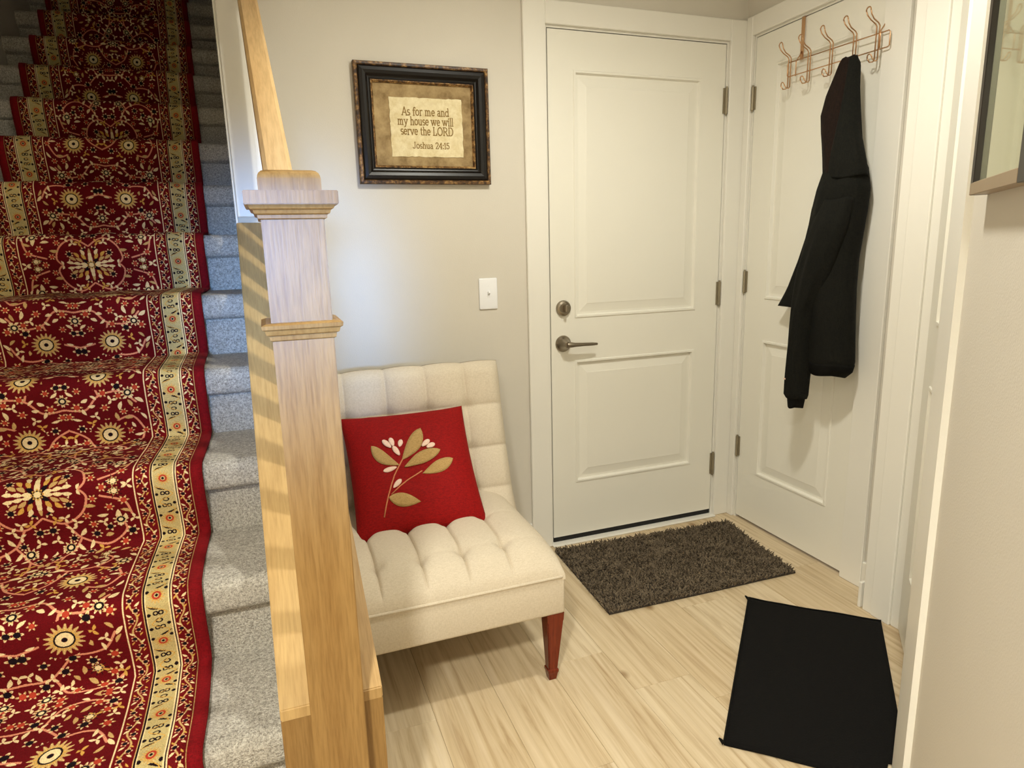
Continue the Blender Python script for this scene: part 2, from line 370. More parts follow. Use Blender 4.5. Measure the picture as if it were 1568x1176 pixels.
# runner pattern: one repeat drawn from arithmetic, 1 mm per texel, mirrored twice
def runner_image():
    HW, HL = 340, 660
    img = np.zeros((HL, HW, 3), np.float32)
    RED = (112, 6, 14); DEEP = (96, 4, 12); CREAM = (232, 208, 158); TAN = (196, 160, 100); PINK = (216, 142, 110); INK = (22, 8, 16); GOLD = (206, 158, 74); BUFF = (190, 170, 116); ROSE = (176, 60, 40)
    img[:] = DEEP
    X, Y = np.meshgrid(np.arange(HW)+.5, np.arange(HL)+.5)          # X: 0 at the centre line, 340 at the edge
    def put(mask_fn, cx, cy, R, col):
        x0, x1, y0, y1 = int(max(0, cx-R)), int(min(HW, cx+R+1)), int(max(0, cy-R)), int(min(HL, cy+R+1))
        if x1 <= x0 or y1 <= y0: return
        mk = mask_fn(X[y0:y1, x0:x1]-cx, Y[y0:y1, x0:x1]-cy); img[y0:y1, x0:x1][mk] = col
    def flower(cx, cy, R, n, cols, amp=.18, sy=1., ph=0):
        for k, c in enumerate(cols):
            rr = R*(1, .74, .52, .30, .15)[k]; a = amp if k < 2 else 0
            put(lambda dx, dy: np.hypot(dx, dy/sy) < rr*(1-a+a*np.cos(n*np.arctan2(dy, dx)+ph)), cx, cy, R*1.3+2, c)
    def petals(cx, cy, R, n, w, col, ph=0):
        def fn(dx, dy):
            th = np.arctan2(dy, dx)+ph; r = np.hypot(dx, dy); return (np.abs(np.sin(n*th/2)) * r < w) & (r < R) & (r > R*.55)
        put(fn, cx, cy, R+2, col)
    def leaf(cx, cy, ang, L, W, col):
        ca, sa = math.cos(ang), math.sin(ang)
        def fn(dx, dy):
            u = dx*ca+dy*sa; v = -dx*sa+dy*ca; t = np.clip((u/L+1)/2, 0, 1); return (np.abs(u) < L) & (np.abs(v-.15*L*np.sin(t*3.1)) < W*np.sin(math.pi*t)**.8)
        put(fn, cx, cy, L+W+2, col)
    def vine(pts, wd, col):
        pts = np.array(pts, float); t = np.linspace(0, len(pts)-1, 24*len(pts))
        i = np.clip(t.astype(int), 0, len(pts)-2); fr = (t-i)[:, None]
        p0 = pts[np.clip(i-1, 0, None)]; p1 = pts[i]; p2 = pts[i+1]; p3 = pts[np.clip(i+2, None, len(pts)-1)]
        c = .5*(2*p1+(p2-p0)*fr+(2*p0-5*p1+4*p2-p3)*fr**2+(3*p1-p0-3*p2+p3)*fr**3)
        for a, b in c: put(lambda dx, dy: dx*dx+dy*dy < wd*wd, a, b, wd+2, col)
    FW = 190
    # vines
    for pts in ([(0, 60), (40, 84), (78, 60), (92, 18), (70, -6)], [(40, 84), (66, 128), (118, 150), (160, 120), (150, 84)], [(0, 215), (34, 182), (66, 128)],
                [(34, 182), (30, 236), (62, 268), (112, 262), (140, 226), (118, 200)], [(62, 268), (40, 318), (0, 345)], [(112, 262), (160, 288), (176, 330)],
                [(0, 405), (46, 402), (82, 440), (132, 446), (166, 412)], [(82, 440), (60, 492), (0, 512)], [(60, 492), (92, 540), (146, 540), (172, 500)],
                [(0, 590), (48, 588), (92, 540)], [(48, 588), (74, 634), (130, 640), (172, 612)], [(120, 20), (166, 40), (178, 78)], [(176, 330), (150, 372), (108, 360)]):
        vine(pts, 2.6, PINK)
    # small blossoms and leaves along the vines
    r2 = np.random.default_rng(5); spots = []
    for _ in range(2600):
        x, y = r2.uniform(6, FW-9), r2.uniform(0, HL)
        if all(math.hypot(x-a, y-b) > (25 if d else 18) for a, b, d in spots):
            d = r2.random() < .42; spots.append((x, y, d))
    for x, y, big in spots:
        k = r2.random()
        if big and k < .5: flower(x, y, r2.uniform(11, 15), int(r2.integers(5, 8)), (CREAM, TAN, INK), .3)
        elif big: flower(x, y, r2.uniform(10, 14), 6, (TAN, CREAM, ROSE), .3)
        elif k < .55: leaf(x, y, r2.uniform(0, 6.28), r2.uniform(9, 13), r2.uniform(3.5, 5.5), CREAM if r2.random() < .7 else TAN)
        else:
            a = r2.uniform(0, 6.28)
            for da in (0, 2.1, 4.2): leaf(x+7*math.cos(a+da), y+7*math.sin(a+da), a+da, 7, 3.4, CREAM if k < .85 else GOLD)
    # medallions: central lozenge at 0, paired rosettes, navy blossoms
    put(lambda dx, dy: np.abs(dx)/78+np.abs(dy)/58 < 1, 0, 0, 90, DEEP)
    for rr, n in ((50, 9), (34, 7), (18, 5)):
        for k in range(n):
            a = math.pi*k/n+.17
            leaf(rr*1.15*math.cos(a), rr*.85*math.sin(a), a, 11, 5, (CREAM, TAN, GOLD)[k % 3] if rr > 20 else (CREAM, INK)[k % 2])
    flower(0, 0, 14, 8, (GOLD, INK, CREAM), .2)
    for cx, cy, R in ((84, 500, 37), (92, 326, 37)):
        put(lambda dx, dy: np.hypot(dx, dy) < R+7, cx, cy, R+10, DEEP)
        flower(cx, cy, R, 18, (TAN, GOLD, INK, CREAM, ROSE), .16); petals(cx, cy, R*.97, 18, 2.6, CREAM)
        put(lambda dx, dy: (np.hypot(dx, dy) < R*.44) & (np.hypot(dx, dy) > R*.30), cx, cy, R, CREAM)
        put(lambda dx, dy: np.hypot(dx, dy) < R*.14, cx, cy, R, INK)
    for cx, cy in ((120, 196), (128, 588), (150, 12)):
        petals(cx, cy, 19, 10, 3, INK); flower(cx, cy, 12, 7, (TAN, INK, CREAM), .2)
    for cx, cy in ((152, 90), (150, 440), (40, 150), (0, 430), (0, 250), (36, 640), (166, 250)):
        flower(cx, cy, 17, 9, (CREAM, TAN, INK, CREAM), .25)
    # borders
    def scrolls(x0, x1, base):
        img[:, x0:x1] = base; c = (x0+x1)/2
        wv = c+6*np.sin(2*math.pi*Y/66*1.0); mk = (np.abs(X-wv) < 1.9) & (X > x0) & (X < x1); img[mk] = TAN
        for j in range(0, HL+20, 22):
            sgn = 1 if (j//22) % 2 else -1
            flower(c+sgn*5, j, 7.5, 5, (CREAM, ROSE, INK), .25); leaf(c-sgn*8, j+9, .7*sgn, 6, 2.6, CREAM)
            leaf(c+sgn*9, j+12, 2.2, 4.5, 2, GOLD)
        img[:, x0:x0+3] = CREAM; img[:, x1-2:x1] = TAN
    scrolls(190, 228, (104, 8, 14)); scrolls(280, 314, (104, 8, 14))
    img[:, 228:280] = BUFF
    for j in range(0, HL+60, 110):
        flower(254, j, 17, 14, (TAN, GOLD, ROSE, BUFF, INK), .16); petals(254, j, 18, 14, 1.3, GOLD)
        for dy in (38, 72):
            for dx in (-5, 5):
                put(lambda a, b: (np.hypot(a, b) < 5.2) & (np.hypot(a, b) > 2.8), 254+dx, j+dy, 8, INK)
        put(lambda a, b: (np.hypot(a*.7, b) < 5) & (np.hypot(a*.7, b) > 3), 254, j+55, 12, INK)
        leaf(246, j+24, .4, 13, 2.4, INK); leaf(262, j+88, -.4, 13, 2.4, INK)
        for dx, dy in ((-18, 40), (17, 66), (-17, 74), (18, 96), (-18, 100)): put(lambda a, b: np.hypot(a, b) < 3.6, 254+dx, j+dy, 6, INK)
        vine([(236, j+20), (270, j+40), (240, j+62), (270, j+84), (238, j+106)], 1.0, GOLD)
    img[:, 228:231] = INK; img[:, 231:233] = CREAM; img[:, 275:278] = CREAM; img[:, 278:280] = INK
    img[:, 314:] = (128, 4, 14)
    n = r2.normal(1, .06, img.shape[:2])[..., None]; img = np.clip(img*n, 0, 255)
    full = np.concatenate([img[:, ::-1], img], 1); full = np.concatenate([full[::-1], full], 0)
    px = np.ones(full.shape[:2]+(4,), np.float32); px[..., :3] = full/255
    im = bpy.data.images.new('runner_pattern', px.shape[1], px.shape[0]); im.pixels.foreach_set(px.ravel()); im.update(); im.pack(); return im
RW = .68; PER = 1.32
M_run = mat('oriental_runner', (.3, .01, .01, 1), .9, spec=.15); t = NT(M_run)
uvn = t.add('ShaderNodeUVMap'); ti = t.add('ShaderNodeTexImage'); ti.image = runner_image(); ti.extension = 'REPEAT'; t.ln(uvn.outputs[0], ti.inputs[0]); t.col(ti.outputs[0])
v = t.coords(); t.bump(t.noise(v, 380, 2, .6), .5, .006)
M_bind = fabric('runner_binding', lin(128, 6, 16), lin(98, 3, 10), 400, .4)
# runner path (arc-length s, y, z), starting on the hall floor
def runner_path():
    P = [(step_y(1)-.30, .012), (step_y(1)-.02, .012)]
    for n in range(1, NST+1):
        y, z = step_y(n), step_z(n); zb = step_z(n-1) if n > 1 else 0
        h = z-zb; P += [(y+.006, zb+.013), (y+.010, zb+.026), (y+.004, zb+h*.35), (y-.006, z-NOSE-.012), (y-.012, z-.055), (y-.0125, z-.036)]
        P += [(yy, zz) for yy, zz in arc(y+.022, z-.026, .036, 170, 90, 6)]
        P += [(y+RUN*.35, z+.012), (y+RUN*.62, z+.011), (y+RUN-.035, z+.012)]
    return P
P = runner_path(); s = 0; SL = [0]
for a, b in zip(P, P[1:]): s += math.hypot(b[0]-a[0], b[1]-a[1]); SL.append(s)
def runner_right(y): 
    n = 3+(y+1.012)/RUN; return -2.158-(.013*(n-8) if n > 8 else 0)+.004*math.sin(y*9)-(.016 if n < 2.2 else 0)*min(1, 2.2-n)
S0 = None
for (y, z), sl in zip(P, SL):
    if S0 is None and y > step_y(7)-.011 and z > step_z(7)-.11: S0 = sl          # the lozenge lies on the riser of step seven
def runner_mesh(name, u0, u1, nu, mt, parent, lift, thick):
    V = []; F = []; UV = []
    for (y, z), sl in zip(P, SL):
        xr = runner_right(y); 
        for i in range(nu+1):
            u = u0+(u1-u0)*i/nu; sag = .002*math.sin(u*23+y*7)
            V.append((xr-RW+u*RW, y, z+lift+sag)); UV.append((u, (sl-S0)/PER+.5))
    F = [(j*(nu+1)+i, j*(nu+1)+i+1, (j+1)*(nu+1)+i+1, (j+1)*(nu+1)+i) for j in range(len(P)-1) for i in range(nu)]
    me = bpy.data.meshes.new(name); me.from_pydata(V, [], F); l = me.uv_layers.new(name='UVMap')
    for lp in me.loops: l.data[lp.index].uv = UV[lp.vertex_index]
    o = link(name, me, mt, parent, True)
    md = o.modifiers.new('thickness', 'SOLIDIFY'); md.thickness = thick; md.offset = -1
    return o
run = tag(empty('stair_runner', (-2.5, step_y(1), 0)), 'red oriental floral runner with cream borders laid down the stairs', 'runner rug')
for o in (runner_mesh('woven_field', .037, .963, 30, M_run, run, 0, .006), runner_mesh('edge_binding', 0, .0375, 2, M_bind, run, .0012, .0085), runner_mesh('edge_binding', .9625, 1, 2, M_bind, run, .0012, .0085)):
    o.matrix_parent_inverse = Matrix.Translation((2.5, -step_y(1), 0))

# ------------------------------------------------------------------ knee wall with its oak cap, railing, newel
CZ = lambda y: 1.385+.69*y
kw = structure(empty('wall_knee'), 'sloping half wall between stairs and entry with an oak cap', 'wall')
b = MB(); y0, y1 = -1.318, -.016
cs = [(-2.018, y0), (-1.842, y0)]
b.loft([[(x, y0, 0), (x, y0, CZ(y0)-.026), (x, y1, CZ(y1)-.026), (x, y1, 0)] for x in (-2.018, -1.873)]); b.build('half_wall', M_wall, kw)
def capx(y): return -2.0205+(-2.046+2.0205)*(y+1.325)/1.325
b = MB(); ring = []
for y in (-1.326, -.0145):
    xl = capx(y); ring.append([(xl, y, CZ(y)), (xl+.183, y, CZ(y)), (xl+.183, y, CZ(y)-.024), (xl, y, CZ(y)-.024)])
b.loft(ring); bmesh.ops.bevel(b.b, geom=list(b.b.edges), offset=.002, segments=2, affect='EDGES'); b.build('wall_cap', M_oak_cap, kw)
MB().box(-2.0205, -1.8375, -1.3245, -1.3185, 0, CZ(-1.326)-.022, .001, 1).build('end_board', M_oak, kw)
rail = tag(empty('stair_railing', (-1.93, -.7, CZ(-.7))), 'sloping oak handrail on square white balusters above the half wall', 'railing')
inv = Matrix.Translation((1.93, .7, -CZ(-.7)))
RZ = lambda y: 1.262+.69*(y+1.3)
b = MB(); ring = []
for y in (-1.265, -.0145):
    xc = -1.9285-.019*(y+1.05)
    pr = [(-.026, 0), (-.019, .006), (.019, .006), (.026, 0), (.027, -.022), (.020, -.052), (-.020, -.052), (-.027, -.022)]
    ring.append([(xc+px, y, RZ(y)+pz) for px, pz in pr])
o = b.loft(ring).build('handrail', M_oak_y, rail); o.matrix_parent_inverse = inv
yb = -.10
while yb > -1.24:
    xc = -1.9285-.019*(yb+1.05); h = .016
    o = MB().loft([[(xc+a*h, yb+c*h, CZ(yb+c*h)+.0005) for a, c in ((-1,-1),(1,-1),(1,1),(-1,1))], [(xc+a*h, yb+c*h, RZ(yb+c*h)-.05) for a, c in ((-1,-1),(1,-1),(1,1),(-1,1))]]).build('baluster', M_white, rail)
    o.matrix_parent_inverse = inv; yb -= .11
nx, ny = -1.922, -1.360+.047
nw = tag(empty('newel_post', (nx, ny, 0)), 'square oak newel post with moulded collar and flat cap at the stair foot', 'newel post')
def sq(prof, name, m=M_oak, bev=0):
    b = MB(); b.loft([[(a*h, c*h, z) for a, c in ((-1,-1),(1,-1),(1,1),(-1,1))] for h, z in prof])
    if bev: bmesh.ops.bevel(b.b, geom=list(b.b.edges), offset=bev, segments=2, affect='EDGES')
    return b.build(name, m, nw)
sq([(.047, 0), (.047, 1.146)], 'post', bev=.0015)
sq([(.047, 1.138), (.050, 1.140), (.051, 1.147), (.055, 1.149), (.057, 1.156), (.0605, 1.158), (.0615, 1.164), (.0545, 1.1665), (.047, 1.167)], 'collar')
sq([(.0465, 1.165), (.0465, 1.33)], 'neck', bev=.0015)
sq([(.047, 1.3235), (.0505, 1.325), (.051, 1.330), (.055, 1.332), (.0565, 1.337), (.0605, 1.339), (.0625, 1.3445)], 'crown_moulding')
sq([(.068, 1.3445), (.068, 1.365)], 'cap_plate', bev=.0012)
autosmooth(sq([(.046, 1.363), (.046, 1.3835), (.0452, 1.388), (.0432, 1.392), (.0395, 1.3952), (.034, 1.397)], 'cap_block'), 35)

# ------------------------------------------------------------------ slipper chair
ch = tag(empty('slipper_chair', (-1.54, -.5, 0)), 'cream button tufted armless slipper chair with tapered mahogany legs', 'chair')
CI = Matrix.Translation((1.54, .5, 0))
def cp(o): o.matrix_parent_inverse = CI; return o
SX0, SX1 = -1.862, -1.238; SY0, SY1 = -.845, -.27
seams = [-1.762, -1.638, -1.516, -1.392]; rows = [-.735, -.545]
def edge(d, r): return math.sqrt(max(0, 1-(1-min(1, max(0, d)/r))**2))
def seat(u, v):
    x = SX0+(SX1-SX0)*u; y = SY0+(SY1-SY0)*v
    z = .337+.088*edge(y-SY0, .20)*(.35+.65*edge(x-SX0, .05))*(.30+.70*edge(SX1-x, .12))
    p = 0
    for sx in seams: p = max(p, math.exp(-((x-sx)/.0035)**2))
    c = [SX0-.02]+seams+[SX1+.02]
    for a, bb in zip(c, c[1:]):
        if a <= x <= bb: z += .014*math.sin(math.pi*(x-a)/(bb-a))**.55*min(1, (y-SY0)/.06)
    z -= .006*p*min(1, (y-SY0)/.03)
    for ry in rows:
        z -= .006*math.exp(-((y-ry)/.006)**2)*(.3+.7*p)
        for sx in seams: z -= .014*math.exp(-(((x-sx)/.02)**2+((y-ry)/.022)**2))
    return (x, y, z)
v, f = grid(200, 90, seat); n0 = len(v)
NU, NV = 200, 90; bd = [i for i in range(NU+1)]+[j*(NU+1)+NU for j in range(1, NV+1)]+[NV*(NU+1)+i for i in range(NU-1, -1, -1)]+[j*(NU+1) for j in range(NV-1, 0, -1)]
for k in bd: v.append((v[k][0], v[k][1], .325))
nb = len(bd)
for k in range(nb): f.append((bd[k], bd[(k+1) % nb], n0+(k+1) % nb, n0+k))
f.append(tuple(n0+k for k in range(nb)))
seat_o = cp(pyd('seat_cushion', v, f, M_cream, ch, True))
b = MB(); b.box(SX0, SX1, SY0, -.215, .216, .330, .010, 3); cp(b.build('apron', M_cream, ch, True)); autosmooth(ch.children[-1], 50)
wl_ = [(SX0+.002, -.3, .335), (SX0+.002, SY0+.01, .335), (SX0+.012, SY0, .335), (SX1-.012, SY0, .335), (SX1-.002, SY0+.01, .335), (SX1-.002, -.3, .335)]
cp(MB().tube(wl_, .0045, 8).build('welt', M_cream, ch, True))
for sx in seams:
    for ry in rows:
        z = seat((sx-SX0)/(SX1-SX0), (ry-SY0)/(SY1-SY0))[2]
        b = MB(); b.lathe([(0, .006), (.005, .005), (.008, .002), (.009, -.002), (0, -.003)], (sx, ry, z), 'z', 12); b.build('button', M_cream, seat_o, True)
BX0, BX1 = -1.871, -1.206; bs = [-1.766, -1.626, -1.487, -1.347]; br = [.28, .43, .565, .708, .862]
def back_mid(z): t = (z-.24)/(.862-.24); return -.385+.205*t+.02*math.sin(math.pi*t)
def back_d(x, z):
    e = edge(x-BX0, .045)*edge(BX1-x, .045)*edge(.862-z, .05)
    c = [BX0-.01]+bs+[BX1+.01]; p = 0; col = 0
    for a, bb in zip(c, c[1:]):
        if a <= x <= bb: col = math.sin(math.pi*(x-a)/(bb-a))**.4
    rw = 0; r = [.13]+br[1:-1]+[.87]
    for a, bb in zip(r, r[1:]):
        if a <= z <= bb: rw = math.sin(math.pi*(z-a)/(bb-a))**.38
    dip = sum(math.exp(-(((x-sx)/.02)**2+((z-rz)/.02)**2)) for sx in bs for rz in br[1:-1])
    return e*(.030+.022*col*(.6+.4*rw)+.010*rw-.012*dip)
Nx, Nz = 200, 130; v = []
def topz(x):
    c = [BX0-.01]+bs+[BX1+.01]; h = 0
    for a, bb in zip(c, c[1:]):
        if a <= x <= bb: h = math.sin(math.pi*(x-a)/(bb-a))**.6
    return .006*h+.006*math.cos((x+1.53)*4)
def bpt(u, w, side):
    x = BX0+(BX1-BX0)*u; z = .24+(.862-.24)*w; zz = z+topz(x)*w**6
    flare = .018*max(0, 1-w/.3)**2
    xx = x+flare*(2*u-1); ty, tz = .31, .95
    d = back_d(x, z) if side else -.040*edge(x-BX0, .03)*edge(BX1-x, .03)*edge(.862-z, .03)
    return (xx, back_mid(z)-d*tz, zz+d*ty)
v1, f1 = grid(Nx, Nz, lambda u, w: bpt(u, w, 1)); v2, f2 = grid(Nx, Nz, lambda u, w: bpt(u, w, 0)); o_ = len(v1)
f = f1+[tuple(k+o_ for k in q[::-1]) for q in f2]
for j in range(Nz): f += [(j*(Nx+1), (j+1)*(Nx+1), (j+1)*(Nx+1)+o_, j*(Nx+1)+o_), (j*(Nx+1)+Nx, j*(Nx+1)+Nx+o_, (j+1)*(Nx+1)+Nx+o_, (j+1)*(Nx+1)+Nx)]
for i in range(Nx): f += [(i, i+o_, i+1+o_, i+1), (Nz*(Nx+1)+i, Nz*(Nx+1)+i+1, Nz*(Nx+1)+i+1+o_, Nz*(Nx+1)+i+o_)]
back_o = cp(pyd('backrest', v1+v2, f, M_cream, ch, True))
for sx in bs:
    for rz in br[2:-1]:
        d = back_d(sx, rz); b = MB(); b.lathe([(0, .006), (.005, .005), (.008, .002), (.009, -.002), (0, -.003)], (sx, back_mid(rz)-d*.95, rz+d*.31), 'y', 12); b.build('button', M_cream, back_o, True)
def leg(x, y, dx, dy):
    pr = [(.0265, .218), (.0255, .19), (.0145, .036), (.0165, .033), (.0165, .026), (.0145, .020), (.011, 0)]
    b = MB(); rings = []
    for h, z in pr:
        t = 1-z/.218; rings.append([(x+dx*t+a*h, y+dy*t+c*h, z) for a, c in ((-1,-1),(1,-1),(1,1),(-1,1))])
    b.loft(rings); bmesh.ops.bevel(b.b, geom=[e for e in b.b.edges if abs(e.verts[0].co.z-e.verts[1].co.z) > .05], offset=.003, segments=2, affect='EDGES')
    return cp(b.build('leg', M_mahog, ch))
leg(SX1-.030, SY0+.030, -.010, -.008); leg(SX0+.030, SY0+.030, .010, -.008); leg(SX1-.03, -.25, -.006, .07); leg(SX0+.03, -.25, .006, .07)

# ------------------------------------------------------------------ red cushion
pt = math.atan2(.787, .617); PC = Vector((-1.580, -.415, .566))
pl = tag(empty('throw_pillow', PC), 'square red throw pillow with tan leaf applique on the cream chair', 'pillow')
pl.rotation_euler = (pt, 0, 0)                    # local x = across, y = up the cushion, z = out of its front
HU, HV = .207, .212
def pth(u, v): return .068*(max(0, 1-abs(u)**2.6)*max(0, 1-abs(v)**2.6))**.55
def pshape(u, v):
    k = 1-.045*(1-v*v)*abs(u)**3; k2 = 1-.045*(1-u*u)*abs(v)**3
    return u*HU*k, v*HV*k2
def pfront(u, v, s=1):
    x, y = pshape(u, v); wr = .0022*math.sin(u*17+v*11)*math.sin(v*9-u*5)*(1-abs(u))*(1-abs(v))+.003*math.exp(-((u+.55)/.07)**2)*max(0, v-.4)
    return (x, y, s*(pth(u, v)+.003)+wr)
v1, f1 = grid(60, 60, lambda a, c: pfront(2*a-1, 2*c-1)); v2, f2 = grid(60, 60, lambda a, c: pfront(2*a-1, 2*c-1, -1)); o_ = len(v1); N = 60
f = f1+[tuple(k+o_ for k in q[::-1]) for q in f2]
for j in range(N):
    f += [(j*(N+1), (j+1)*(N+1), (j+1)*(N+1)+o_, j*(N+1)+o_), (j*(N+1)+N, j*(N+1)+N+o_, (j+1)*(N+1)+N+o_, (j+1)*(N+1)+N)]
    f += [(j, j+o_, j+1+o_, j+1), (N*(N+1)+j, N*(N+1)+j+1, N*(N+1)+j+1+o_, N*(N+1)+j+o_)]
pyd('cover', v1+v2, f, M_red, pl, True)
def onp(x, y, lift): u, v_ = x/HU, y/HV; return (x, y, pth(u, v_)+.003+lift+.0022*math.sin(u*17+v_*11)*math.sin(v_*9-u*5)*(1-abs(u))*(1-abs(v_)))
def applique(name, a, c, w, mt, curve=.12, pointed=True):
    a, c = Vector((a[0], a[1]+.010, 0)), Vector((c[0], c[1]+.010, 0)); d = c-a; L = d.length; d.normalize(); n = Vector((-d.y, d.x, 0)); V = []; F = []; NS = 16
    for i in range(NS+1):
        t = i/NS; cen = a+d*L*t+n*curve*L*math.sin(math.pi*t); hw = w*math.sin(math.pi*t**(.8))**(.9 if pointed else .6)
        for k in (-1, -.5, 0, .5, 1): p = cen+n*hw*k; V.append(onp(p.x, p.y, .0030-.0012*abs(k)**3))
    for i in range(NS):
        for k in range(4): F.append((i*5+k, i*5+k+1, (i+1)*5+k+1, (i+1)*5+k))
    o = pyd(name, V, F, mt, pl, True); md = o.modifiers.new('thickness', 'SOLIDIFY'); md.thickness = .002; return o
for a, c, w, cv in (((-.129, .072), (-.053, -.009), .019, -.10), ((.036, .112), (-.043, .007), .023, .06), ((.084, .027), (-.038, -.017), .020, -.02), ((.122, -.006), (.014, -.046), .020, .03), ((-.101, -.104), (-.006, -.132), .021, -.02)):
    applique('applique_leaf', a, c, w, M_leaf, cv)
pp = [(-.091, .084), (-.07, .055), (-.067, .088), (-.062, .059), (-.033, .079), (-.043, .053), (-.063, .057), (-.048, .025), (.055, .064), (.029, .046), (.07, .049), (.043, .04), (-.105, -.019), (-.062, -.013), (-.055, -.054), (-.083, -.077)]
for a, c in zip(pp[::2], pp[1::2]): applique('applique_petal', a, c, .0078, M_petal, 0, False)
for pts in ([(-.122, -.159), (-.112, -.128), (-.1, -.096), (-.087, -.066), (-.073, -.037), (-.056, -.012), (-.039, .012)], [(-.092, -.096), (-.062, -.075), (-.035, -.059), (-.01, -.048), (.014, -.037)]):
    MB().tube([onp(x, y+.010, .001) for x, y in pts], .0022, 6).build('applique_stem', M_stem, pl, True)

# ------------------------------------------------------------------ framed verse on the back wall
def distress(name, c1, c2, c3):
    M = mat(name, c1, .45); t = NT(M); v = t.coords(); n = t.noise(v, 60, 5, .7)
    t.col(t.ramp(n, [(.40, c1), (.52, c2), (.68, c3)])); t.bump(n, .2, .003); return M
M_rust = distress('distressed_bronze_edge', lin(38, 24, 14), lin(92, 62, 32), lin(176, 138, 84))
M_fblack = mat('black_frame_lacquer', lin(14, 9, 7), .34, spec=.35)
M_gilt = distress('worn_gilt_lip', lin(58, 36, 18), lin(128, 92, 50), lin(206, 170, 112))
M_burlap = mat('tan_mat_board', lin(160, 136, 96), .9); t = NT(M_burlap); v = t.coords(); a = t.noise(v, 16, 5, .65)
t.col(t.ramp(a, [(.3, lin(118, 94, 58)), (.5, lin(158, 134, 94)), (.72, lin(186, 162, 118))])); t.bump(t.noise(v, 500, 2), .2, .002)
M_paper = mat('handmade_paper', lin(226, 212, 172), .95); t = NT(M_paper); v = t.coords(); a = t.noise(v, 40, 5, .7)
t.col(t.ramp(a, [(.3, lin(212, 194, 148)), (.7, lin(236, 224, 188))])); t.bump(a, .5, .003)
M_ink = mat('olive_ink', lin(138, 110, 58), .9)
def frame_sweep(name, x0, x1, z0, z1, prof, mt, parent):
    """prof: (inset, depth towards -Y) from the outer back edge to the inner back edge"""
    R = [[(x0+i, -d, z0+i), (x1-i, -d, z0+i), (x1-i, -d, z1-i), (x0+i, -d, z1-i)] for i, d in prof]; V = [p for r in R for p in r]; F = []
    n = len(R)
    for j in range(n):
        for k in range(4): F.append((j*4+k, j*4+(k+1) % 4, ((j+1) % n)*4+(k+1) % 4, ((j+1) % n)*4+k))
    return pyd(name, V, F, mt, parent)
pf = tag(empty('framed_verse', (-1.389, -.001, 1.7015)), 'dark wood framed verse on cream paper above the chair', 'picture frame')
W2, H2 = .2395, .2005
frame_sweep('outer_edge', -W2, W2, -H2, H2, [(0, 0), (0, .022), (.003, .026), (.010, .027), (.013, .024), (.013, 0)], M_rust, pf)
frame_sweep('moulding', -W2+.0125, W2-.0125, -H2+.0125, H2-.0125, [(0, 0), (0, .023), (.006, .028), (.016, .030), (.026, .027), (.034, .019), (.038, .018), (.042, .020), (.044, .017), (.044, 0)], M_fblack, pf)
frame_sweep('inner_lip', -W2+.056, W2-.056, -H2+.056, H2-.056, [(0, 0), (0, .0175), (.003, .0185), (.008, .010), (.008, 0)], M_gilt, pf)
MB().box(-W2+.06, W2-.06, -.006, -.001, -H2+.06, H2-.06).build('mat_board', M_burlap, pf)
px0, px1, pz0, pz1 = -.121, .141, -.105, .093
pts = []; N = 22
for k in range(N): pts.append((px0+(px1-px0)*k/N, pz0))
for k in range(N): pts.append((px1, pz0+(pz1-pz0)*k/N))
for k in range(N): pts.append((px1-(px1-px0)*k/N, pz1))
for k in range(N): pts.append((px0, pz1-(pz1-pz0)*k/N))
pts = [(x+random.uniform(-.0016, .0016), z+random.uniform(-.0016, .0016)) for x, z in pts]
V = [(x, -.0062, z) for x, z in pts]+[(x, -.0078, z) for x, z in pts]; n = len(pts)
pyd('paper', V, [tuple(range(n)), tuple(range(n, 2*n))]+[(k, (k+1) % n, n+(k+1) % n, n+k) for k in range(n)], M_paper, pf)
def A(cx, cy, rx, ry, a0, a1, n=10): return [(cx+rx*math.cos(math.radians(a0+(a1-a0)*k/n)), cy+ry*math.sin(math.radians(a0+(a1-a0)*k/n))) for k in range(n+1)]
def sf(x, y, w=.17): return [(x-w, y), (x+w, y)]
